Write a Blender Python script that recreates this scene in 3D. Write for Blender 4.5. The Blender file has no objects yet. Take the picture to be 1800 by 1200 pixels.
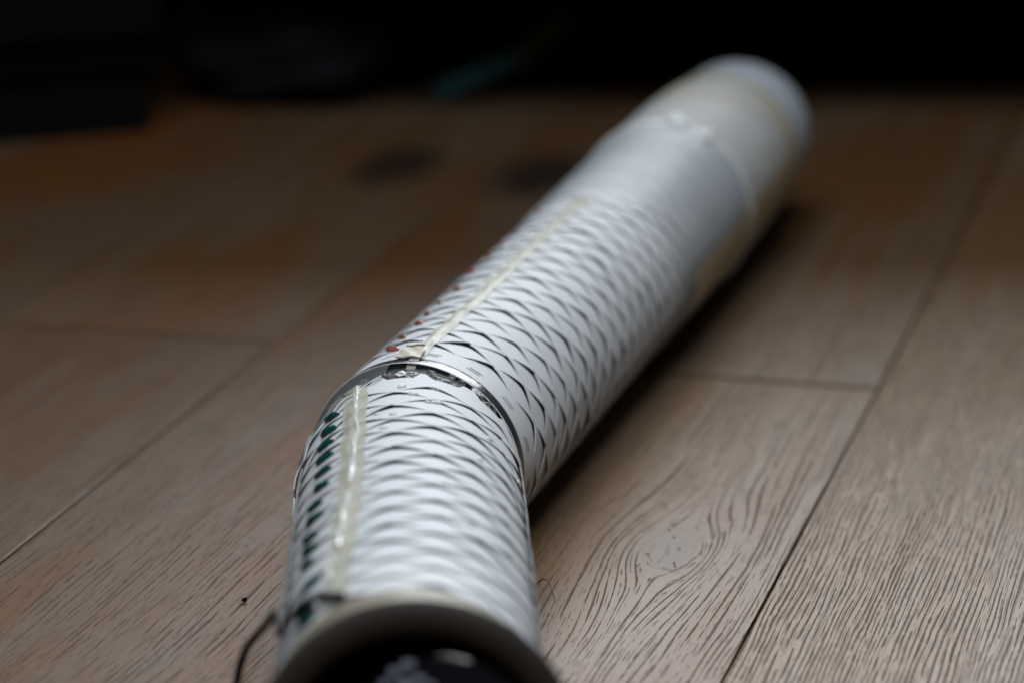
import bpy, bmesh, math, random
import numpy as np
from mathutils import Vector, Matrix

random.seed(7)
rng = np.random.default_rng(11)
scn = bpy.context.scene
COL = scn.collection
R = 0.05                                  # tube radius in metres; lengths below are in tube radii unless said

# ------------------------------------------------------------------ camera
CAM_H = 9.7642
PITCH = math.atan((600 + 946.86) / 5400)
cam_d = bpy.data.cameras.new("camera")
cam = bpy.data.objects.new("camera", cam_d)
COL.objects.link(cam)
cam.location = (0, 0, CAM_H * R)
cam.rotation_euler = (math.pi / 2 - PITCH, 0, 0)
cam_d.sensor_width = 36
cam_d.lens = 36 * 5400 / 1800
cam_d.clip_start = 0.05
cam_d.clip_end = 50
cam_d.dof.use_dof = True
cam_d.dof.focus_distance = 27.35 * R
cam_d.dof.aperture_fstop = 4.3
cam_d.dof.aperture_blades = 0
scn.camera = cam

# ------------------------------------------------------------------ world, lamps, exposure
world = bpy.data.worlds.new("World")
scn.world = world
world.use_nodes = True
bg = world.node_tree.nodes["Background"]
bg.inputs[0].default_value = (0.75, 0.85, 1.0, 1)
bg.inputs[1].default_value = 0.03


def area_lamp(name, loc, target, sx, sy, power, col):
    d = bpy.data.lights.new(name, 'AREA')
    d.shape = 'RECTANGLE'
    d.size, d.size_y = sx, sy
    d.energy = power
    d.color = col
    o = bpy.data.objects.new(name, d)
    COL.objects.link(o)
    o.location = loc
    v = Vector(target) - Vector(loc)
    o.rotation_euler = v.to_track_quat('-Z', 'Y').to_euler()
    return o


# tall window in the far wall, above the furniture, and an added fill lamp standing in for ceiling bounce
area_lamp("window_light", (0.35, 4.2, 1.72), (0.1, 1.2, 0.0), 2.4, 1.35, 108, (0.91, 0.955, 1.0))
area_lamp("ceiling_fill", (-0.05, 0.82, 1.5), (0.0, 1.15, 0.0), 0.9, 0.9, 22.5, (0.92, 0.96, 1.0))

scn.view_settings.view_transform = 'Standard'
scn.view_settings.look = 'None'
scn.view_settings.exposure = 0
scn.view_settings.gamma = 1
scn.cycles.max_bounces = 8
scn.cycles.transparent_max_bounces = 12
scn.cycles.use_denoising = True
scn.cycles.sample_clamp_indirect = 4


# ------------------------------------------------------------------ node helpers
class NT:
    """small expression builder over a node tree"""
    def __init__(self, tree):
        self.t = tree

    def new(self, kind, **kw):
        n = self.t.nodes.new(kind)
        for k, v in kw.items():
            setattr(n, k, v)
        return n

    def set(self, sock, v):
        if isinstance(v, E):
            self.t.links.new(v.s, sock)
        elif isinstance(v, bpy.types.NodeSocket):
            self.t.links.new(v, sock)
        else:
            sock.default_value = v

    def math(self, op, a, b=None, c=None, clamp=False):
        n = self.new('ShaderNodeMath', operation=op, use_clamp=clamp)
        self.set(n.inputs[0], a)
        if b is not None:
            self.set(n.inputs[1], b)
        if c is not None:
            self.set(n.inputs[2], c)
        return E(self, n.outputs[0])

    def vec(self, x, y, z=0.0):
        n = self.new('ShaderNodeCombineXYZ')
        for i, v in enumerate((x, y, z)):
            self.set(n.inputs[i], v)
        return n.outputs[0]

    def noise(self, v, scale=1.0, detail=2.0, rough=0.5, dist=0.0, col=False):
        n = self.new('ShaderNodeTexNoise')
        self.set(n.inputs['Vector'], v)
        n.inputs['Scale'].default_value = scale
        n.inputs['Detail'].default_value = detail
        n.inputs['Roughness'].default_value = rough
        n.inputs['Distortion'].default_value = dist
        return n.outputs['Color'] if col else E(self, n.outputs[0])

    def smooth(self, x, a, b, lo=0.0, hi=1.0):
        n = self.new('ShaderNodeMapRange', interpolation_type='SMOOTHSTEP')
        self.set(n.inputs[0], x)
        for i, v in enumerate((a, b, lo, hi)):
            self.set(n.inputs[i + 1], v)
        return E(self, n.outputs[0])

    def mix(self, f, a, b):
        n = self.new('ShaderNodeMix', data_type='RGBA')
        self.set(n.inputs[0], f)
        self.set(n.inputs[6], a if not isinstance(a, tuple) else (*a, 1))
        self.set(n.inputs[7], b if not isinstance(b, tuple) else (*b, 1))
        return n.outputs[2]

    def attr(self, name):
        n = self.new('ShaderNodeAttribute', attribute_type='OBJECT', attribute_name=name)
        return E(self, n.outputs['Fac'])

    def bump(self, h, strength, distance, normal=None):
        n = self.new('ShaderNodeBump')
        n.inputs['Strength'].default_value = strength
        n.inputs['Distance'].default_value = distance
        self.set(n.inputs['Height'], h)
        if normal is not None:
            self.set(n.inputs['Normal'], normal)
        return n.outputs[0]


class E:
    def __init__(self, nt, s):
        self.nt, self.s = nt, s
    def __add__(self, o): return self.nt.math('ADD', self, o)
    __radd__ = __add__
    def __mul__(self, o): return self.nt.math('MULTIPLY', self, o)
    __rmul__ = __mul__
    def __sub__(self, o): return self.nt.math('SUBTRACT', self, o)
    def __rsub__(self, o): return self.nt.math('SUBTRACT', o, self)
    def __truediv__(self, o): return self.nt.math('DIVIDE', self, o)


def material(name):
    m = bpy.data.materials.new(name)
    m.use_nodes = True
    nt = NT(m.node_tree)
    b = m.node_tree.nodes["Principled BSDF"]
    return m, nt, b


def simple(name, col, rough=0.5, spec=0.5, metallic=0.0, noise_scale=60.0, noise_amt=0.12, bump=0.15, bump_d=0.0006):
    m, nt, b = material(name)
    tc = nt.new('ShaderNodeTexCoord').outputs['Object']
    n = nt.noise(tc, noise_scale, 3, 0.6)
    dark = tuple(c * (1 - noise_amt) for c in col)
    lite = tuple(min(1, c * (1 + noise_amt)) for c in col)
    nt.set(b.inputs['Base Color'], nt.mix(n, dark, lite))
    b.inputs['Roughness'].default_value = rough
    b.inputs['Specular IOR Level'].default_value = spec
    b.inputs['Metallic'].default_value = metallic
    if bump:
        nt.set(b.inputs['Normal'], nt.bump(n, bump, bump_d))
    return m


# ------------------------------------------------------------------ materials
def make_wood():
    m, nt, b = material("oak")
    tc = nt.new('ShaderNodeTexCoord').outputs['Object']
    sep = nt.new('ShaderNodeSeparateXYZ')
    nt.set(sep.inputs[0], tc)
    X, Y = E(nt, sep.outputs[0]), E(nt, sep.outputs[1])
    seed = nt.attr("seed")
    # grain lines run along Y and part round the knots like water round a stone
    phi = X
    core = None
    gx, gy = 1.0, 0.0
    for k in ("a", "b"):
        dx = X - nt.attr("knot_x" + k)
        dy = (Y - nt.attr("knot_y" + k)) * 0.42
        a = nt.attr("knot_r" + k)
        a2 = a * a
        r2 = dx * dx + dy * dy
        q = r2 + a2 * 0.75 + 1e-7
        phi = phi - dx * a2 / q
        kx = a2 / q
        ky = 2.0 * dx * kx / q
        gx = gx - kx + ky * dx
        gy = gy + ky * dy * 0.42
        c = nt.math('SUBTRACT', 1.0, r2 / (a2 * 0.55 + 1e-7), clamp=True)
        c2 = nt.math('SUBTRACT', 1.0, r2 / (a2 * 0.8 + 1e-7), clamp=True)
        core_w = c2 if core is None else nt.math('MAXIMUM', core_w, c2)
        core = c if core is None else nt.math('MAXIMUM', core, c)
    w1 = nt.noise(nt.vec(X * 9.0, Y * 2.2, seed), 1.0, 2, 0.5)
    w2 = nt.noise(nt.vec(X * 45.0, Y * 9.0, seed + 3.0), 1.0, 2, 0.5)
    phi = phi + (w1 - 0.5) * nt.attr("wave") + (w2 - 0.5) * 0.006
    # ring spacing varies slowly
    freq = nt.attr("freq")
    w = phi * freq + (nt.noise(nt.vec(phi * 30.0, 0.0, seed + 8.0), 1.0, 1, 0.5) - 0.5) * 5.0
    cell = nt.math('FLOOR', w)
    fr = nt.math('ABSOLUTE', nt.math('FRACT', w) - 0.5)
    along = Y + X * 0.55
    dens = nt.attr("pores")
    n_len = nt.noise(nt.vec(cell * 7.31, along * nt.attr("dash"), seed + 1.7), 1.0, 3, 0.62)
    n_fine = nt.noise(nt.vec(cell * 3.17 + X * 500.0, along * 230.0, seed + 5.1), 1.0, 2, 0.6)
    half = (n_len - (0.50 - dens)) * 1.15 + (n_fine - 0.5) * 0.16
    steep = nt.math('MINIMUM', nt.math('SQRT', gx * gx + gy * gy), 1.15)
    half = nt.math('MINIMUM', half, 0.15) * (0.08 + steep * 0.92)
    pore = nt.smooth(half - fr, -0.03, 0.07) * (0.45 + nt.smooth(n_fine, 0.3, 0.6) * 0.55)
    # second, finer family of short ticks
    w_b = phi * freq * 2.3 + 0.3
    cell_b = nt.math('FLOOR', w_b)
    fr_b = nt.math('ABSOLUTE', nt.math('FRACT', w_b) - 0.5)
    nb = nt.noise(nt.vec(cell_b * 4.93, along * 60.0, seed + 9.3), 1.0, 2, 0.6)
    half_b = (nb - (0.56 - dens * 0.6)) * 1.3 + (n_fine - 0.5) * 0.25
    pore_b = nt.smooth(nt.math('MINIMUM', half_b, 0.16) - fr_b, -0.04, 0.08) * 0.6
    pores = nt.math('MAXIMUM', pore, pore_b) * nt.smooth(core_w, 0.8, 0.2, 0.4, 1.0)
    # colour
    streak = nt.noise(nt.vec(phi * 42.0, Y * 1.7, seed + 4.0), 1.0, 4, 0.62)
    cloud = nt.noise(nt.vec(X * 7.0, Y * 3.0, seed + 6.0), 1.0, 3, 0.55)
    fine = nt.noise(nt.vec(phi * 620.0, Y * 14.0, seed), 1.0, 2, 0.6)
    tone = nt.attr("tone")
    warm = nt.attr("warm")
    c_gray = nt.mix(tone, (0.088, 0.053, 0.031), (0.215, 0.141, 0.082))
    c_brown = nt.mix(tone, (0.078, 0.036, 0.012), (0.192, 0.104, 0.040))
    c_rust = (0.135, 0.048, 0.010)
    f1 = nt.smooth(streak + (cloud - 0.5) * 0.7, 0.36, 0.64)
    base = nt.mix(f1, c_gray, c_brown)
    f2 = nt.smooth(cloud + (streak - 0.5) * 0.8, 0.42, 0.64) * warm
    base = nt.mix(f2, base, c_rust)
    base = nt.mix(nt.smooth(fine, 0.25, 0.75) * 0.22, base, (0.09, 0.066, 0.05))
    # knots: dull grey heart with a few black cracks
    kn = nt.noise(nt.vec(X * 60.0, Y * 26.0, seed + 2.0), 1.0, 3, 0.6)
    base = nt.mix(nt.smooth(core_w + (kn - 0.5) * 0.9, 0.05, 1.0) * (0.38 + nt.attr("knot_dark") * 0.5), base, nt.mix(nt.attr("knot_dark"), (0.062, 0.048, 0.038), (0.018, 0.012, 0.010)))
    crack = nt.noise(nt.vec(X * 210.0 + Y * 60.0, Y * 60.0 - X * 30.0, seed + 12.0), 1.0, 2, 0.55)
    crk = nt.smooth(crack, 0.66, 0.70) * nt.smooth(core_w, 0.2, 0.6)
    rings = nt.noise(nt.vec(core_w * 13.0 + kn * 2.2, 0.0, seed + 21.0), 1.0, 2, 0.6)
    base = nt.mix(nt.smooth(rings, 0.5, 0.62) * nt.smooth(core_w, 0.05, 0.3) * 0.5, base, (0.042, 0.030, 0.022))
    base = nt.mix(pores * nt.attr("ink"), base, (0.036, 0.031, 0.029))
    base = nt.mix(crk * 0.92, base, (0.008, 0.007, 0.007))
    nt.set(b.inputs['Base Color'], base)
    nt.set(b.inputs['Roughness'], 0.44 + pores * 0.25 + (cloud - 0.5) * 0.12)
    b.inputs['Specular IOR Level'].default_value = 0.30
    h = fine * 0.18 - pores - crk
    nt.set(b.inputs['Normal'], nt.bump(h, 0.8, 0.0008))
    return m


def make_skin():
    """white coated paper sheet, matte, with a fine grain"""
    m, nt, b = material("white_sheet")
    tc = nt.new('ShaderNodeTexCoord').outputs['Object']
    n = nt.noise(tc, 1500.0, 2, 0.7)
    g = nt.noise(tc, 35.0, 3, 0.6)
    base = nt.mix(n, (0.48, 0.505, 0.53), (0.62, 0.645, 0.67))
    base = nt.mix(nt.smooth(g, 0.55, 0.8) * 0.15, base, (0.6, 0.59, 0.56))
    nt.set(b.inputs['Base Color'], base)
    b.inputs['Roughness'].default_value = 0.58
    b.inputs['Specular IOR Level'].default_value = 0.28
    nt.set(b.inputs['Normal'], nt.bump(n, 0.12, 0.0002))
    return m


def film(name, col, opacity, rough=0.12, opacity_var=0.0, scale=40.0, bump=0.3, bump_d=0.0008, yellow=None, ramp=None, fres_k=0.7):
    """part clear, part milky sheet with a glossy face"""
    m, nt, b = material(name)
    t = m.node_tree
    tc = nt.new('ShaderNodeTexCoord').outputs['Object']
    n = nt.noise(tc, scale, 3, 0.6)
    c = nt.mix(nt.smooth(n, 0.3, 0.7), tuple(x * 0.9 for x in col), col)
    if yellow:
        n2 = nt.noise(tc, 14.0, 2, 0.5)
        c = nt.mix(nt.smooth(n2, 0.42, 0.72) * 0.8, c, yellow)
    nt.set(b.inputs['Base Color'], c)
    b.inputs['Roughness'].default_value = rough
    bm_ = nt.bump(n, bump, bump_d)
    nt.set(b.inputs['Normal'], bm_)
    tr = nt.new('ShaderNodeBsdfTransparent')
    tr.inputs[0].default_value = (0.97, 0.97, 0.95, 1)
    fres = nt.new('ShaderNodeFresnel')
    fres.inputs[0].default_value = 1.5
    nt.set(fres.inputs['Normal'], bm_)
    op_ = opacity + (n - 0.5) * opacity_var
    if ramp:
        sep = nt.new('ShaderNodeSeparateXYZ')
        nt.set(sep.inputs[0], tc)
        op_ = op_ * nt.smooth(E(nt, sep.outputs[2]) + (n - 0.5) * 0.02, ramp[0] * R, ramp[1] * R, ramp[2], 1.0)
    f = nt.math('ADD', E(nt, fres.outputs[0]) * fres_k, op_, clamp=True)
    mx = nt.new('ShaderNodeMixShader')
    nt.set(mx.inputs[0], f)
    t.links.new(tr.outputs[0], mx.inputs[1])
    t.links.new(b.outputs[0], mx.inputs[2])
    t.links.new(mx.outputs[0], t.nodes['Material Output'].inputs[0])
    return m


WOOD = make_wood()
SKIN = make_skin()
LINER = simple("dark_liner", (0.095, 0.095, 0.105), 0.2, 0.6, noise_scale=220, noise_amt=0.5, bump=0.5, bump_d=0.001)
CLEAR = film("clear_plastic", (0.30, 0.31, 0.33), 0.10, 0.06, 0.1, 60.0, 0.4, 0.001)
COLLAR = film("smoky_plastic", (0.035, 0.036, 0.04), 0.85, 0.22, 0.3, 140.0, 0.35, 0.001, fres_k=0.2)
EDGE = simple("plastic_edge", (0.62, 0.63, 0.66), 0.2, 0.6, noise_amt=0.1)
GLINT = simple("white_glint", (0.85, 0.87, 0.88), 0.12, 0.8, noise_amt=0.04, bump=0.0)  # glossy white for the highlights on the cream wrap
TAPE = film("yellowed_tape", (0.64, 0.625, 0.53), 0.27, 0.26, 0.3, 50.0, 0.5, 0.0012, fres_k=0.28)
CREASE_GLINT = film("tape_crease_glint", (0.74, 0.745, 0.71), 0.34, 0.22, 0.3, 70.0, 0.4, 0.001, fres_k=0.5)
TAPE_END = film("milky_tape", (0.25, 0.228, 0.175), 0.70, 0.4, 0.2, 40.0, 0.3, 0.001, fres_k=0.3)
WRAP = film("thin_wrap", (0.41, 0.44, 0.48), 0.52, 0.40, 0.2, 25.0, 0.4, 0.0015, ramp=(6.2, 9.3, 0.12), fres_k=0.35)
WRAP_END = film("cream_wrap", (0.54, 0.56, 0.56), 0.86, 0.36, 0.1, 40.0, 0.4, 0.0015, yellow=(0.50, 0.46, 0.36))
TAB = simple("brown_tab", (0.42, 0.39, 0.32), 0.5, noise_scale=300, noise_amt=0.35)
TAB_EDGE = simple("brown_tab_edge", (0.16, 0.12, 0.08), 0.5, noise_scale=300, noise_amt=0.35)
GREEN = simple("green_gloss", (0.003, 0.070, 0.064), 0.12, 0.6, noise_scale=200, noise_amt=0.5)
RED = simple("red_gloss", (0.34, 0.10, 0.09), 0.18, 0.6, noise_scale=200, noise_amt=0.5)
RING = simple("dark_ring", (0.034, 0.029, 0.025), 0.75, 0.15, noise_amt=0.2)
DOME = simple("black_gloss", (0.006, 0.006, 0.008), 0.10, 0.6, noise_scale=30, noise_amt=0.4, bump=0.15, bump_d=0.002)
WAD = film("crumpled_film", (0.36, 0.40, 0.48), 0.6, 0.15, 0.2, 60.0, 0.4, 0.001)
CAP = simple("pale_cap", (0.52, 0.57, 0.63), 0.35, 0.5, noise_amt=0.05)
CUT = simple("cut_shadow", (0.10, 0.10, 0.11), 0.7, noise_amt=0.2)
CORD = simple("black_cord", (0.016, 0.013, 0.011), 0.55, 0.4, noise_scale=400, noise_amt=0.4)
UNDER = simple("dark_underlay", (0.02, 0.017, 0.015), 0.9, 0.2)
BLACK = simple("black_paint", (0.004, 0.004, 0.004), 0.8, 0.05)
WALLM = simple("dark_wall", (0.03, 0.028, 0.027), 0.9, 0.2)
BAG = simple("grey_cloth", (0.014, 0.015, 0.018), 0.95, 0.05, noise_scale=30, noise_amt=0.4)
TEAL = simple("teal_cloth", (0.018, 0.06, 0.06), 0.8, 0.2)
BROWN = simple("dark_brown", (0.020, 0.015, 0.015), 0.8, 0.1)
OLIVE = simple("olive_cloth", (0.07, 0.068, 0.02), 0.8, 0.2)


# ------------------------------------------------------------------ object helpers
def mesh_obj(name, verts, faces, mat, parent=None, smooth=True, matrix=None):
    me = bpy.data.meshes.new(name)
    me.from_pydata([tuple(v) for v in verts], [], [tuple(f) for f in faces])
    me.validate()
    if smooth:
        me.shade_smooth()
        me.set_sharp_from_angle(angle=math.radians(42))
    me.materials.append(mat)
    return link(name, me, parent, matrix)


def link(name, me, parent=None, matrix=None):
    o = bpy.data.objects.new(name, me)
    COL.objects.link(o)
    if parent is not None:
        o.parent = parent
    if matrix is not None:
        o.matrix_basis = matrix
    return o


def bm_obj(name, bm, mat, parent=None, smooth=True, matrix=None):
    bmesh.ops.recalc_face_normals(bm, faces=bm.faces)
    me = bpy.data.meshes.new(name)
    bm.to_mesh(me)
    bm.free()
    if smooth:
        me.shade_smooth()
        me.set_sharp_from_angle(angle=math.radians(42))
    me.materials.append(mat)
    return link(name, me, parent, matrix)


def tag(o, label, cat, group=None):
    o["label"] = label
    o["category"] = cat
    if group:
        o["group"] = group
    return o


def box_bm(size, bevel=0.0, seg=2, loc=(0, 0, 0)):
    bm = bmesh.new()
    bmesh.ops.create_cube(bm, size=1.0)
    for v in bm.verts:
        v.co = Vector((v.co.x * size[0] + loc[0], v.co.y * size[1] + loc[1], v.co.z * size[2] + loc[2]))
    if bevel:
        bmesh.ops.bevel(bm, geom=bm.edges[:], offset=bevel, segments=seg, affect='EDGES', profile=0.6)
    return bm


def grid_faces(nu, nv, closed=False):
    f = []
    for j in range(nv - 1):
        for i in range(nu - 1 + (1 if closed else 0)):
            a = j * nu + i
            b_ = j * nu + (i + 1) % nu
            f.append((a, b_, b_ + nu, a + nu))
    return f


def lathe(profile, n=96):
    """profile: list of (s, r) along the local Z axis"""
    V, F = [], []
    for s, r in profile:
        for i in range(n):
            t = 2 * math.pi * i / n
            V.append((r * math.sin(t) * R, r * math.cos(t) * R, s * R))
    return V, grid_faces(n, len(profile), True)


def tube_path(points, rad, n=10, sub=8, jitter=0.0):
    """smooth round cord through points (metres)"""
    P = [Vector(p) for p in points]
    P = [P[0] * 2 - P[1]] + P + [P[-1] * 2 - P[-2]]
    pts = []
    for i in range(1, len(P) - 2):
        for k in range(sub):
            t = k / sub
            p0, p1, p2, p3 = P[i - 1:i + 3]
            pts.append(0.5 * ((2 * p1) + (p2 - p0) * t + (2 * p0 - 5 * p1 + 4 * p2 - p3) * t * t + (3 * p1 - p0 - 3 * p2 + p3) * t ** 3))
    pts.append(P[-2])
    V, F = [], []
    up = Vector((0, 0, 1))
    for i, p in enumerate(pts):
        d = (pts[min(i + 1, len(pts) - 1)] - pts[max(i - 1, 0)]).normalized()
        x = d.cross(up)
        x = x.normalized() if x.length > 1e-4 else Vector((1, 0, 0))
        y = x.cross(d)
        rr = rad * (1 + jitter * (random.random() - 0.5))
        for k in range(n):
            t = 2 * math.pi * k / n
            V.append(p + (x * math.cos(t) + y * math.sin(t)) * rr)
    F = grid_faces(n, len(pts), True)
    F.append(tuple(range(n - 1, -1, -1)))
    F.append(tuple(range(len(V) - n, len(V))))
    return V, F


# ------------------------------------------------------------------ the setting
PAZ = 0.2632                                # heading of the boards
PITCH_W = 3.497                             # board width
BD = Vector((math.sin(PAZ), math.cos(PAZ), 0))
BN = Vector((math.cos(PAZ), -math.sin(PAZ), 0))

bm = bmesh.new()
bmesh.ops.create_grid(bm, x_segments=1, y_segments=1, size=6)
for v in bm.verts:
    v.co += Vector((0, 3, -0.012))
floor = bm_obj("floor", bm, UNDER, smooth=False)
floor["kind"] = "structure"


def plank(v0, s0, s1, tone, warm, seed, pores=0.0, wave=0.02, freq=230.0, knots=(), dark=0.0, dash=16.0, ink=0.58):
    gap = 0.0012
    wx, ly = PITCH_W * R - gap, (s1 - s0) * R - 0.0045
    bm_ = box_bm((wx, ly, 0.012), 0.0007, 2, (0, 0, -0.006))
    o = bm_obj("plank", bm_, WOOD, floor, smooth=False)
    c = BN * ((v0 + PITCH_W / 2) * R) + BD * ((s0 + s1) / 2 * R)
    dz = (random.random() - 0.5) * 0.0005
    o.matrix_basis = Matrix.Translation((c.x, c.y, dz)) @ Matrix.Rotation(-PAZ, 4, 'Z')
    o["seed"] = float(seed)
    o["tone"] = float(tone)
    o["warm"] = float(warm)
    o["pores"] = float(pores)
    o["wave"] = float(wave)
    o["freq"] = float(freq)
    o["knot_dark"] = float(dark)
    o["dash"] = float(dash)
    o["ink"] = float(ink)
    ks = list(knots) + [(99, 999, 0.01)] * 2
    for k, (kv, ks_, kr) in zip("ab", ks):
        o["knot_x" + k] = float((kv - v0 - PITCH_W / 2) * R)
        o["knot_y" + k] = float((ks_ - (s0 + s1) / 2) * R)
        o["knot_r" + k] = float(kr * R)
    return o


SV = [-4.51 + PITCH_W * k for k in range(-7, 3)]         # left edges; index 7 is the board right of the sharp seam
J = 32.15
plank(SV[7], 10, 56, 0.86, 0.0, 3.1, pores=0.125, wave=0.010, freq=400, dash=26, ink=0.78)
plank(SV[6], -4, J, 0.60, 0.15, 7.7, pores=0.035, wave=0.034, freq=300, dash=10, ink=0.52, knots=[(-5.62, 26.55, 0.44)])
plank(SV[6], J, 68, 0.42, 0.35, 12.4, wave=0.03)
plank(SV[5], 12, 57, 0.20, 0.6, 19.2, pores=0.01, wave=0.02, freq=330, knots=[(-10.75, 41.4, 0.95)], dark=1.0)
plank(SV[4], -4, J, 0.16, 0.15, 23.5, pores=0.0, wave=0.02, freq=330)
plank(SV[4], J, 68, 0.26, 0.30, 27.9, wave=0.03, knots=[(-12.86, 41.4, 0.85)], dark=1.0)
plank(SV[3], 8, 50, 0.20, 0.95, 33.6, wave=0.03)
plank(SV[3], 50, 86, 0.3, 0.4, 34.6, wave=0.03)
plank(SV[2], -4, J + 3, 0.3, 0.6, 38.2)
plank(SV[2], J + 3, 70, 0.3, 0.9, 39.1)
plank(SV[1], 14, 60, 0.32, 0.7, 41.1)
plank(SV[0], 20, 64, 0.3, 0.6, 47.0)
plank(SV[8], -2, J, 0.75, 0.1, 51.0, pores=0.06)
plank(SV[8], J, 68, 0.6, 0.2, 52.5)
plank(SV[9], 12, 58, 0.6, 0.2, 57.5)
plank(SV[7], 56, 92, 0.3, 0.4, 58.8)
plank(SV[5], 57, 92, 0.3, 0.4, 59.5)

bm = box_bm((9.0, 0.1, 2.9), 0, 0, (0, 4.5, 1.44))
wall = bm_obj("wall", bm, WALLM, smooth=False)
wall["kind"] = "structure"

# ------------------------------------------------------------------ the tube
P1 = Vector((-0.72, 20.0595, 1.0)); AZ1 = -0.031; EL1 = 0.0
P2 = Vector((-0.8551, 26.6717, 0.955)); AZ2 = 0.286; EL2 = 0.021


def frame(P, az, el):
    a = Vector((math.sin(az) * math.cos(el), math.cos(az) * math.cos(el), math.sin(el)))
    e1 = a.cross(Vector((0, 0, 1))).normalized()
    e2 = e1.cross(a)
    m = Matrix(((e1.x, e2.x, a.x, P.x * R), (e1.y, e2.y, a.y, P.y * R), (e1.z, e2.z, a.z, P.z * R), (0, 0, 0, 1)))
    return m


# local frames: X to the right, Y up, Z along the tube; angles are measured from the top, clockwise to the right
M1, M2 = frame(P1, AZ1, EL1), frame(P2, AZ2, EL2)
ROOT_AT = Vector((P2.x * R, P2.y * R, 0))
tube = bpy.data.objects.new("jointed_tube", None)
COL.objects.link(tube)
tube.location = ROOT_AT
tag(tube, "white jointed tube with slit scale skin, bent at its joint, lying on the wooden floor", "tube")
ROOT_INV = Matrix.Translation(-ROOT_AT)
L1 = ROOT_INV @ M1
L2 = ROOT_INV @ M2


def pol(s, deg, r):
    t = math.radians(deg)
    return Vector((r * math.sin(t) * R, r * math.cos(t) * R, s * R))


class Skin:
    """layout of the rows of chevron cuts in one section"""
    def __init__(self, v0, rows, p, n, phase, c=0.105, op=0.062):
        self.v0, self.rows, self.p, self.n, self.phase, self.c, self.op = v0, rows, p, n, phase, c, op
        self.S = 360.0 / n

    def centre(self, i, k):
        return self.phase + self.S * (k + 0.5 * (i % 2))

    def T(self, d):
        h = self.S / 2
        d = (d + h) % self.S - h
        t = max(0.0, 1 - abs(d) / (0.435 * self.S))
        return t - 0.08 * math.exp(-(t - 1) ** 2 / 0.006) * t


def thick_patch(top, nu, nv, th, axis_r=True):
    """closed thin sheet from a grid of top points; thickness goes towards the axis"""
    V = list(top)
    for v in top:
        rr = math.hypot(v.x, v.y)
        k = (rr - th * R) / rr
        V.append(Vector((v.x * k, v.y * k, v.z)))
    n0 = nu * nv
    F = grid_faces(nu, nv)
    F += [tuple(q + n0 for q in reversed(f)) for f in grid_faces(nu, nv)]
    for i in range(nu - 1):
        F.append((i + 1, i, i + n0, i + 1 + n0))
        a = (nv - 1) * nu + i
        F.append((a, a + 1, a + 1 + n0, a + n0))
    return V, F


def scale_patch(sk, k_lift, k_open, k_tip, nu=13, nv=4):
    """one scale: a thin diamond between four cuts, centred on angle 0; its neck sits at the row line"""
    S = sk.S
    pts = []
    for j in range(nv):
        t = j / (nv - 1)
        for i in range(nu):
            x = -S / 2 + S * i / (nu - 1)
            Tl = sk.T(x - S / 2)                 # cut below, widest at the ends
            Tu = sk.T(x)                         # cut above, widest in the middle
            lo = sk.c * Tl + sk.op * Tl ** 1.3 + 0.007 * min(1.0, Tl * 8)
            hi = sk.p + (sk.c + 0.012 * k_tip) * Tu
            r = 1.0 + 0.013 * k_lift * Tl ** 0.7 * (1 - t) ** 1.3 - 0.005 * k_open * Tu * t ** 1.5 + 0.002 * math.sin(math.pi * t) * (1 - Tl)
            pts.append(pol(lo + (hi - lo) * t, x, r))
    return thick_patch(pts, nu, nv, 0.007)


def band(sk, s_from, s_to, row, far, tabs=None):
    """plain white margin of a sheet; one edge follows a row of cuts"""
    n = sk.n * 12
    pts = []
    nv = 4
    for j in range(nv):
        t = j / (nv - 1)
        for i in range(n + 1):
            a = 360.0 * i / n + sk.centre(row, 0)
            T = sk.T(a - sk.centre(row, 0))
            if far:            # cut edge first, plain edge last
                lo = sk.v0 + sk.p * row + sk.c * T + sk.op * T ** 1.3 + 0.007 * min(1.0, T * 8)
                hi = s_to
                if tabs and j == nv - 1:
                    aa = (a + 180) % 360 - 180
                    hi = s_to + (0.13 if any(x0 < aa < x1 for x0, x1 in tabs) else 0.0)
                r = 1 + 0.009 * T * (1 - t)
            else:
                lo = s_from
                hi = sk.v0 + sk.p * row + sk.c * T
                r = 1 - 0.006 * T * t
            pts.append(pol(lo + (hi - lo) * t, a, r))
    return thick_patch(pts, n + 1, nv, 0.007)


def wave(th_a, th_b, n):
    return [th_a + (th_b - th_a) * i / (n - 1) for i in range(n)]


SK1 = Skin(0.195, 29, 0.19, 9, 12.0, c=0.120, op=0.027)
SK2 = Skin(0.36, 48, 0.187, 10, 34.6, c=0.114, op=0.037)

# sleeves: the plain margins of each sheet are the sleeve's own mesh, the scales are its pieces
tabs1 = [(-21 + 24.5 * k, -13 + 24.5 * k) for k in range(-6, 7)]
V, F = band(SK1, 0.0, 0, 0, False)
sleeve1 = mesh_obj("sleeve", V, F, SKIN, tube, matrix=L1)
sleeve1["label"] = "short near sleeve of white slit sheet with green dabs"
V, F = band(SK1, 0, 5.90, SK1.rows - 1, True, tabs1)
mesh_obj("toothed_margin", V, F, SKIN, sleeve1)
V, F = band(SK2, 0.06, 0, 0, False)
sleeve2 = mesh_obj("sleeve", V, F, SKIN, tube, matrix=L2)
sleeve2["label"] = "long far sleeve of white slit sheet with red dabs"
V, F = band(SK2, 0, 12.3, SK2.rows - 1, True)
mesh_obj("plain_margin", V, F, SKIN, sleeve2)

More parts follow.
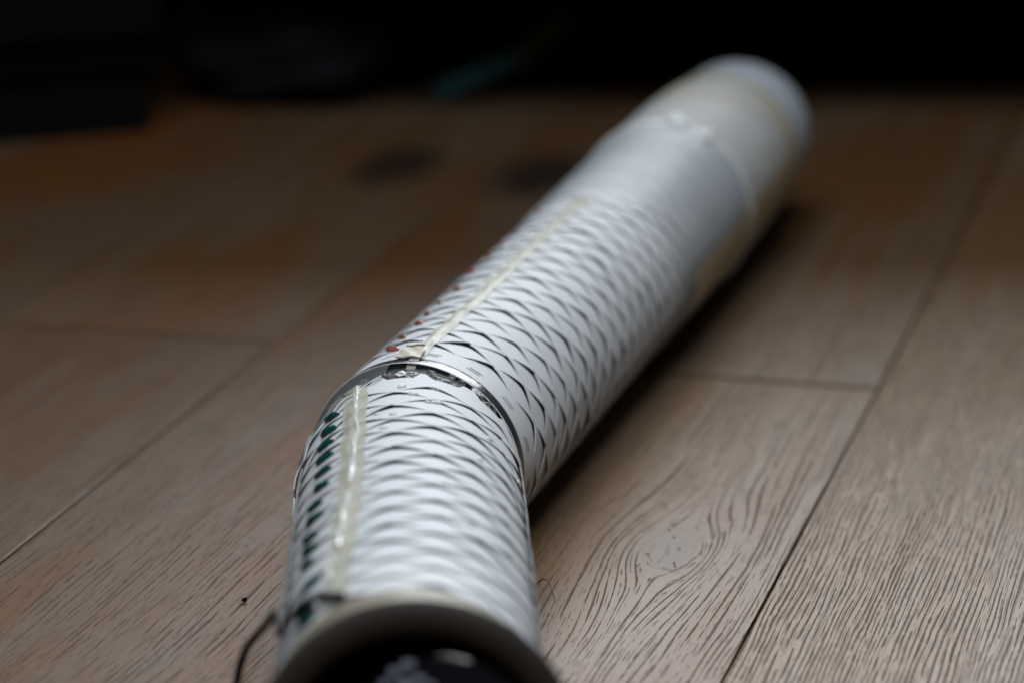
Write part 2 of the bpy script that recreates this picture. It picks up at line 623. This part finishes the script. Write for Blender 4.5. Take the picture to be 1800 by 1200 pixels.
campos = Vector((0, 0, CAM_H * R))
cand = []
for sk, M, parent in ((SK1, M1, sleeve1), (SK2, M2, sleeve2)):
    protos = []
    for q in range(7):
        V, F = scale_patch(sk, random.uniform(0.5, 1.5), random.uniform(0.4, 1.5), random.uniform(-1.6, 1.2))
        me = bpy.data.meshes.new("scale")
        me.from_pydata([tuple(v) for v in V], [], F)
        me.shade_smooth()
        me.set_sharp_from_angle(angle=math.radians(42))
        me.materials.append(SKIN)
        protos.append((me, V, F))
    for i in range(sk.rows - 1):
        for k in range(sk.n):
            ang = sk.centre(i + 1, k)
            s = sk.v0 + sk.p * i
            mid = M @ pol(s + 0.15, ang, 1.0)
            nrm = M.to_3x3() @ pol(0, ang, 1.0).normalized()
            d = campos - mid
            size = nrm.dot(d.normalized()) / d.length ** 2
            if sk is SK2 and s > 6.2:
                size *= 0.3
            px = (mid - campos)
            cand.append((size, sk is SK1, s, ang, parent, random.choice(protos)))
cand.sort(key=lambda c: -c[0])
shown, rest = cand[:300], cand[300:]


def place(s, ang, loose=False):
    if loose:
        j = Matrix.Translation((0, R, 0.1 * R)) @ Matrix.Rotation(math.radians(random.gauss(0.3, 0.8)), 4, 'X') @ Matrix.Rotation(math.radians(random.gauss(0, 0.6)), 4, 'Z') @ Matrix.Translation((0, -R, -0.1 * R))
        return Matrix.Translation((0, 0, s * R)) @ Matrix.Rotation(-math.radians(ang), 4, 'Z') @ j
    return Matrix.Translation((0, 0, s * R)) @ Matrix.Rotation(-math.radians(ang), 4, 'Z')


for size, one, s, ang, parent, (me, V, F) in shown:
    link("scale", me, parent, place(s, ang, True))
for parent in (sleeve1, sleeve2):
    VV, FF = [], []
    for size, one, s, ang, par, (me, V, F) in rest:
        if par is parent:
            m_ = place(s, ang)
            b0 = len(VV)
            VV += [m_ @ v for v in V]
            FF += [tuple(q + b0 for q in f) for f in F]
    o = mesh_obj("scale_rows", VV, FF, SKIN, parent)
    o["kind"] = "stuff"

# dark strips painted as the shade in the far sleeve's short double cuts
for k in range(15):
    for e in (-0.022, 0.022):
        a0 = 4.4 + 24 * k + (1.2 if e > 0 else 0)
        pts = [pol(0.20 + e + w_, a_, 1.0015) for w_ in (-0.0055, 0.0055) for a_ in wave(a0 - 4.0, a0 + 4.0, 5)]
        V, F = thick_patch(pts, 5, 2, 0.004)
        mesh_obj("tick_cut_shade", V, F, CUT, sleeve2)

# dark liner under the slit sheets, one bent pipe
circ = []
for M, ss in ((M1, (-0.0, 2, 4, 5.6, 6.0)), (M2, (-0.05, 0.3, 2, 5, 9, 12.6))):
    for s in ss:
        circ.append([ROOT_INV @ M @ pol(s, 360 * i / 64, 0.945) for i in range(64)])
V = [p for c in circ for p in c]
mesh_obj("liner", V, grid_faces(64, len(circ), True), LINER, tube)

# smoky clear collar sticking out of the far sleeve, with its bright lip
V, F = lathe([(-0.09, 1.0), (-0.04, 1.004), (0.10, 0.992)])
collar = mesh_obj("collar", V, F, COLLAR, tube, matrix=L2)
V, F = lathe([(-0.088, 0.996), (-0.10, 0.998), (-0.103, 1.002), (-0.097, 1.006), (-0.086, 1.004), (-0.088, 0.996)], 128)
mesh_obj("lip", V, F, EDGE, collar)

# clear film bridging the outer side of the bend
pts = []
n, nv = 40, 7
for j in range(nv):
    t = j / (nv - 1)
    for i in range(n):
        a = -150 + 138 * i / (n - 1)
        x = (a + 150) / 138
        s_a = 5.05 + 0.95 * x ** 2 + 0.03 * math.sin(a * 0.5)
        pa = M1 @ pol(s_a, a, 1.022 + 0.01 * math.sin(a * 0.31))
        pb = M2 @ pol(-0.09, a, 1.004)
        p = pa.lerp(pb, t)
        out = (M1.to_3x3() @ pol(0, a, 1)).normalized()
        p = p + out * (0.02 * R * math.sin(math.pi * t) * (1 + 0.6 * math.sin(a * 0.23)))
        pts.append(ROOT_INV @ p)
film_o = mesh_obj("clear_film", pts, grid_faces(n, nv), CLEAR, tube)
# pale rod painted in for the light its front edge catches
edge = [ROOT_INV @ (M1 @ pol(5.05 + 0.95 * ((a + 150) / 138) ** 2 + 0.03 * math.sin(a * 0.5), a, 1.024 + 0.01 * math.sin(a * 0.31))) for a in wave(-150, -14, 30)]
V, F = tube_path(edge, 0.006 * R, 6, 2)
mesh_obj("film_edge_glint", V, F, EDGE, film_o)

# crumpled bits of clear plastic in the open joint
for k in range(26):
    a = -48 + 118 * k / 25 + random.uniform(-2, 2)
    bm = bmesh.new()
    bmesh.ops.create_icosphere(bm, subdivisions=2, radius=1)
    sc = (random.uniform(0.02, 0.055), random.uniform(0.015, 0.04), random.uniform(0.04, 0.09))
    sh = [random.uniform(0.6, 1.35) for _ in range(len(bm.verts))]
    for v, h in zip(bm.verts, sh):
        v.co = Vector((v.co.x * sc[0] * h * R, v.co.y * sc[1] * h * R, v.co.z * sc[2] * h * R))
    mtx = Matrix.Translation(pol(6.16 + random.uniform(-0.06, 0.14), a, random.uniform(0.93, 0.965))) @ Matrix.Rotation(-math.radians(a), 4, 'Z') @ Matrix.Rotation(random.uniform(-0.7, 0.7), 4, 'Y')
    bm_obj("plastic_scrap", bm, CLEAR if k % 9 else EDGE, tube, matrix=L1 @ mtx)

# drops of clear glue caught in the cuts
for (s, a) in [(5.62, -4), (5.2, 9), (5.22, 12), (5.24, 14), (4.85, -8), (4.5, -12), (3.6, -14), (3.1, 16), (4.1, 35), (2.3, 28), (2.1, 33), (4.7, 66), (5.4, 2), (4.95, -16), (4.9, 42)]:
    bm = bmesh.new()
    bmesh.ops.create_icosphere(bm, subdivisions=2, radius=1)
    q = random.uniform(0.016, 0.028)
    for v in bm.verts:
        v.co = Vector((v.co.x * q * random.uniform(1.2, 2.0) * R, v.co.y * q * 0.8 * R, v.co.z * q * R))
    bm_obj("glue_drop", bm, EDGE, sleeve1, matrix=Matrix.Translation(pol(s, a, 1.004)) @ Matrix.Rotation(-math.radians(a), 4, 'Z'))


# strips of old tape along each sleeve
def strip(s0, s1, a_of, half_of, r0, n=60, m=9, ridge=0.012, th=0.01):
    pts = []
    for j in range(n):
        s = s0 + (s1 - s0) * j / (n - 1)
        for i in range(m):
            u = -1 + 2 * i / (m - 1)
            a = a_of(s) + half_of(s) * u + 0.5 * math.sin(s * 7 + u)
            r = r0 + ridge * math.exp(-((u + 0.1 + 0.2 * math.sin(s * 1.7)) / 0.28) ** 2) + 0.004 * math.sin(s * 11 + u * 3) + 0.003 * math.sin(s * 23 + u * 5)
            pts.append(pol(s, a, r))
    return thick_patch(pts, m, n, th)


V, F = strip(0.75, 5.97, lambda s: -28 - 5.0 * max(0, (3.0 - s) / 2.2), lambda s: 6.7, 1.014)
t1 = mesh_obj("tape_strip", V, F, TAPE, tube, matrix=L1)
t1["label"] = "wrinkled tape strip along the near sleeve"
for s0, s1, da, ha in ((3.3, 5.93, 1.6, 1.3), (1.9, 3.1, -1.2, 1.9), (1.25, 1.75, -3.0, 1.6)):  # whiter strips put the highlight on the tape's ridge into colour
    V, F = strip(s0, s1, lambda s: -28 - 5.0 * max(0, (3.0 - s) / 2.2) + da + 0.7 * math.sin(s * 3.1), lambda s: ha * (1 + 0.3 * math.sin(s * 9)), 1.03, n=30, m=5, ridge=0.010)
    mesh_obj("crease_glint", V, F, CREASE_GLINT, t1)
V, F = strip(0.05, 6.1, lambda s: -2.7 + 0.5 * math.sin(s), lambda s: 4.2 if s > 0.5 else 4.2 + 1.5 * (0.5 - s), 1.014, ridge=0.004)
t2 = mesh_obj("tape_strip", V, F, TAPE, tube, matrix=L2)
t2["label"] = "straight tape strip along the far sleeve"
V, F = strip(6.6, 12.2, lambda s: 96 + 1.5 * math.sin(s), lambda s: 13.0, 1.075, ridge=0.004)
t3 = mesh_obj("tape_strip", V, F, film("brown_tape", (0.46, 0.39, 0.26), 0.6, 0.35, 0.2, 40.0), tube, matrix=L2)
t3["label"] = "yellow-brown tape low on the right side of the far sleeve"
# folded end of the tape on the far sleeve
pts = []
for j in range(8):
    s = 0.015 + 0.25 * j / 7
    for i in range(13):
        u = -1 + 2 * i / 12
        cut = 1.0 if j < 6 else 1.0 - 0.22 * (j - 5)
        pts.append(pol(s, -5.2 + 6.6 * u * cut, 1.032 + 0.006 * math.sin(4 * u + j) + 0.02 * (j / 7)))
V, F = thick_patch(pts, 13, 8, 0.014)
tab = mesh_obj("folded_end", V, F, TAB, t2)
pts = [pol(0.268 - 0.05 * max(0, abs(u) - 0.75) / 0.25, -5.2 + 6.4 * u, 1.056 + 0.006 * math.sin(4 * u)) for u in wave(-0.75, 0.75, 12)]
V, F = tube_path(pts, 0.010 * R, 6, 2, 0.8)
mesh_obj("brown_edge", V, F, TAB_EDGE, t2)
# tape tail hanging over the collar into the joint
pts = [pol(0.05 - 0.035 * j, -1.2 + 2.6 * u, 1.012 - 0.012 * max(0, j - 2) ** 1.4) for j in range(8) for u in wave(-1, 1, 5)]
V, F = thick_patch(pts, 5, 8, 0.006)
mesh_obj("tape_tail", V, F, TAPE, t2)


# paint dabs
def dab(s, a, half_a, half_s, r0, mat, parent, hgt=0.026, skew=0.0):
    n, m = 12, 7
    pts = []
    for j in range(m):
        v = -1 + 2 * j / (m - 1)
        for i in range(n):
            u = -1 + 2 * i / (n - 1)
            rad = min(1.0, math.hypot(u, v) if max(abs(u), abs(v)) > 0 else 0)
            k = max(abs(u), abs(v)) / max(1e-6, math.hypot(u, v)) if math.hypot(u, v) > 0 else 1
            uu, vv = u * k, v * k
            q = math.hypot(uu, vv)
            pts.append(pol(s + vv * half_s + skew * uu, a + uu * half_a, r0 + hgt * math.sqrt(max(0, 1 - q * q)) * (1 + 0.15 * math.sin(5 * uu + s * 9))))
    V, F = thick_patch(pts, n, m, 0.01)
    return mesh_obj("paint_dab", V, F, mat, parent)


greens = [(5.54, -42.0), (5.2, -43.6), (4.86, -45.2), (4.5, -45.0), (4.14, -45.3), (3.78, -45.5), (3.42, -48.8), (3.1, -48.5), (2.71, -50), (2.4, -49.5), (2.08, -50), (1.55, -47.6), (1.0, -48.1), (0.8, -48.4)]
for q, (s, a) in enumerate(greens):
    o = dab(s, a, 5.9 + random.uniform(-0.8, 0.8), 0.042 + random.uniform(-0.008, 0.01), 1.018, GREEN, sleeve1, 0.034, -0.06)
    o["label"] = "glossy dark green paint dab"
reds = [(0.45, -22.1, 1.2), (0.91, -25.9, 0.8), (1.37, -25.2, 0.85), (1.73, -27.1, 0.7), (2.12, -27.3, 0.6), (2.58, -25.1, 0.85), (3.38, -31.2, 1.0), (3.99, -31.4, 0.7), (4.4, -31, 0.6), (5.0, -31, 0.6), (5.81, -30.6, 0.6)]
for s, a, q in reds:
    o = dab(s, a, 4.4 * q, 0.045 * q, 1.014, RED, sleeve2, 0.024, -0.06)
    o["label"] = "brownish red paint dab"

# near end: milky tape turned round, dark ring, black dome inside
prof = [(0.0, 1.03), (0.2, 1.032), (0.4, 1.026), (0.55, 1.02), (0.62, 1.012)]
V, F = lathe(prof, 128)
mesh_obj("tape_band", V, F, TAPE_END, tube, matrix=L1)
ring_p = [(0.05, 1.00), (0.045, 1.10), (0.03, 1.15), (-0.01, 1.16), (-0.06, 1.145), (-0.10, 1.10), (-0.105, 0.97), (-0.09, 0.935), (-0.05, 0.925), (0.4, 0.92)]
V, F = lathe(ring_p, 128)
ring = mesh_obj("end_ring", V, F, RING, tube, matrix=L1 @ Matrix.Translation((0.045 * R, 0, 0)))
dome_p = [(0.40 - 0.62 * math.sqrt(max(0, 1 - (r / 0.92) ** 2)), r) for r in (0.92, 0.9, 0.85, 0.78, 0.68, 0.55, 0.4, 0.25, 0.1, 0.002)]
V, F = lathe(dome_p, 96)
mesh_obj("dome", V, F, DOME, tube, matrix=L1 @ Matrix.Translation((0.045 * R, 0, 0)) @ Matrix.Rotation(math.radians(20), 4, 'Y'))
for k, (x, y, z, q) in enumerate([(-0.10, 0.66, -0.12, 0.8), (0.0, 0.70, -0.10, 0.9), (0.07, 0.62, -0.16, 0.7), (-0.03, 0.58, -0.18, 1.0), (-0.17, 0.58, -0.14, 0.7), (0.15, 0.57, -0.15, 0.6)]):
    bm = bmesh.new()
    bmesh.ops.create_icosphere(bm, subdivisions=3, radius=1)
    for v in bm.verts:
        c = v.co.copy()
        f_ = 1 + 0.45 * math.sin(9 * c.x + 3 * c.y + k) * math.sin(7 * c.y - 5 * c.z) + 0.3 * math.sin(17 * c.x - 11 * c.z)
        v.co = Vector((c.x * 0.042 * q * f_ * R, c.y * 0.034 * q * f_ * R, c.z * 0.03 * q * f_ * R))
    bm_obj("film_wad", bm, WAD, tube, matrix=L1 @ Matrix.Translation((x * R, y * R, z * R)))

# far end: thin wrap, cream wrap with a ridge, pale cap
V, F = lathe([(6.15, 1.012)] + [(6.25 + 0.045 * k, 1.028 + 0.009 * k * 0.045 + 0.0045 * math.sin(k * 0.045 * 33.6) + 0.003 * math.sin(k * 0.41)) for k in range(68)] + [(9.36, 1.06), (9.42, 1.07)], 128)
w1 = mesh_obj("thin_wrap", V, F, WRAP, tube, matrix=L2)
prof = [(9.36, 1.05), (9.42, 1.085), (9.50, 1.095), (9.60, 1.085), (9.75, 1.068), (10.6, 1.07), (11.4, 1.068), (11.9, 1.055), (12.2, 1.035), (12.38, 1.01), (12.44, 0.97)]
V, F = lathe(prof, 128)
w2 = mesh_obj("cream_wrap", V, F, WRAP_END, tube, matrix=L2)
V, F = lathe([(12.26, 1.0), (12.30, 1.04), (12.40, 1.035), (12.5, 0.97)], 96)
mesh_obj("yellow_edge", V, F, simple("yellow_glue", (0.38, 0.30, 0.13), 0.4), w2)
for s, a, qx, qz in ((9.47, 8, 0.16, 0.07), (9.40, 29.5, 0.07, 0.07)):  # white lumps added to make the bright highlights on the ridge
    bm = bmesh.new()
    bmesh.ops.create_icosphere(bm, subdivisions=3, radius=1)
    for v in bm.verts:
        v.co = Vector((v.co.x * qx * R, v.co.y * 0.085 * R, v.co.z * qz * R))
    bm_obj("glint_lump", bm, GLINT, w2, matrix=Matrix.Translation(pol(s, a, 1.095)) @ Matrix.Rotation(-math.radians(a), 4, 'Z'))
V, F = lathe([(12.4, 0.935), (12.48, 0.945), (13.2, 0.955), (13.5, 0.962), (13.68, 0.955), (13.78, 0.93), (13.80, 0.88), (13.7, 0.86), (13.3, 0.85), (13.3, 0.001)], 128)
mesh_obj("end_cap", V, F, CAP, tube, matrix=L2)

# ------------------------------------------------------------------ loose things


def sight(px, py, y):
    """point (tube radii) seen at a photo position, at a given distance ahead of the camera"""
    c, s_ = math.cos(PITCH), math.sin(PITCH)
    u, w = (px - 900) / 5400, (py - 600) / 5400
    d = Vector((u, c - w * s_, -s_ - w * c))
    return Vector((0, 0, CAM_H)) + d * (y / d.y)


pts = [M1 @ pol(a_, b_, r_) for a_, b_, r_ in ((0.66, -27, 1.05), (0.78, -33, 1.06), (0.92, -41, 1.08), (0.98, -50, 1.085), (0.93, -60, 1.085))]
pts += [sight(*q) * R for q in ((487, 1075, 21.3), (462, 1104, 21.7), (437, 1133, 22.1), (425, 1160, 22.3), (416, 1200, 22.3), (411, 1250, 22.2), (404, 1330, 22.0))]
pts.append(Vector((pts[-1].x, pts[-1].y - 0.02, 0.002)))
V, F = tube_path(pts, 0.034 * R, 10, 8, 0.15)
cord = mesh_obj("cord", V, F, CORD)
tag(cord, "black cord draped over the tube's near end down to the floor", "cord")

bm = bmesh.new()
bmesh.ops.create_icosphere(bm, subdivisions=2, radius=0.0014)
for v in bm.verts:
    v.co *= random.uniform(0.6, 1.4)
    v.co.z = v.co.z * 0.6
o = bm_obj("crumb", bm, BLACK)
o.location = (-2.38 * R, 25.67 * R, 0.0012)
tag(o, "tiny black crumb on the floor left of the tube", "crumb")
h = [Vector((0.2 * R, 26.06 * R, 0.0006)), Vector((0.27 * R, 26.03 * R, 0.004)), Vector((0.33 * R, 25.95 * R, 0.004)), Vector((0.38 * R, 25.74 * R, 0.0006))]
V, F = tube_path(h, 0.00022, 5, 6)
tag(mesh_obj("hair", V, F, CORD), "short dark hair curled on the floor right of the tube", "hair")

# ------------------------------------------------------------------ dark furniture behind, with an added unseen shade block
cab = bpy.data.objects.new("cabinet", None)
COL.objects.link(cab)
cab.location = (-0.675, 2.325, 0)
cab.rotation_euler = (0, 0, 0.41)
tag(cab, "black cabinet reaching the floor in the dark at far left", "cabinet")
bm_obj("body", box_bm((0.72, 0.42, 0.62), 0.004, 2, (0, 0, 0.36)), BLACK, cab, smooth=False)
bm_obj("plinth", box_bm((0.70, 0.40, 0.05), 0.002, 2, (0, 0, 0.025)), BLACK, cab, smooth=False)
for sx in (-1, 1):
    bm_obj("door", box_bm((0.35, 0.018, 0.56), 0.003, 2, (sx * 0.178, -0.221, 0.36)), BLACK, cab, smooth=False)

sb = bpy.data.objects.new("shade_block", None)
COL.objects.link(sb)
sb.location = (1.40, 2.67, 0)  # out of view, added to darken the far floor
tag(sb, "wide unseen black block added to shade the far floor behind the tube", "shade_block")
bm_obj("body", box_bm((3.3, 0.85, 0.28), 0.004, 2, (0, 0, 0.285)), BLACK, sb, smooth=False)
bm_obj("rear_blocker", box_bm((3.3, 0.02, 0.143), 0.002, 2, (0, 0.38, 0.0725)), BLACK, sb, smooth=False)  # added to keep window light from coming under at the rear
bm_obj("gap_blocker", box_bm((0.66, 0.22, 1.10), 0.003, 2, (-1.95, 0.20, 0.553)), BLACK, sb, smooth=False)  # added to stop window light in the gap beside the cabinet
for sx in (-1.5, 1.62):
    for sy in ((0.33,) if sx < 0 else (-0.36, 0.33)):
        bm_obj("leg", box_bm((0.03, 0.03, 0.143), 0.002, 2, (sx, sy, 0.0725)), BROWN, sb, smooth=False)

bm = bmesh.new()
bmesh.ops.create_icosphere(bm, subdivisions=4, radius=1)
for v in bm.verts:
    c = v.co.copy()
    f_ = 1 + 0.08 * math.sin(6 * c.x + 2 * c.z) + 0.06 * math.sin(9 * c.z - 4 * c.x)
    v.co = Vector((c.x * 0.085 * f_, c.y * 0.06 * f_, max(-0.045, c.z * 0.05 * f_)))
o = bm_obj("cloth_bundle", bm, BAG)
o.location = (-0.175, 2.40, 0.046)
tag(o, "dim grey cloth bundle on the floor beside the black cabinet", "bundle")

strip_e = bpy.data.objects.new("cloth_strip", None)
COL.objects.link(strip_e)
strip_e.location = (-0.015, 2.40, 0)
tag(strip_e, "small teal and olive strip propped in the dark behind the tube", "strip")
for nm, p0, p1, mt in (("teal_half", (-0.045, -0.02, 0.008), (0.02, 0.0, 0.034), TEAL), ("olive_half", (0.02, 0.0, 0.034), (0.06, 0.02, 0.062), OLIVE)):
    a_, b_ = Vector(p0), Vector(p1)
    d_ = (b_ - a_).normalized()
    V = []
    for i in range(6):
        p = a_.lerp(b_, i / 5)
        for dz, dy in ((0.009, 0.0), (0.0, -0.003), (-0.008, 0.0), (0.0, 0.003)):
            V.append((p.x, p.y + dy + 0.002 * math.sin(3 * i), p.z + dz))
    F = [(i * 4 + j, i * 4 + (j + 1) % 4, (i + 1) * 4 + (j + 1) % 4, (i + 1) * 4 + j) for i in range(5) for j in range(4)] + [(3, 2, 1, 0), (20, 21, 22, 23)]
    mesh_obj(nm, V, F, mt, strip_e)
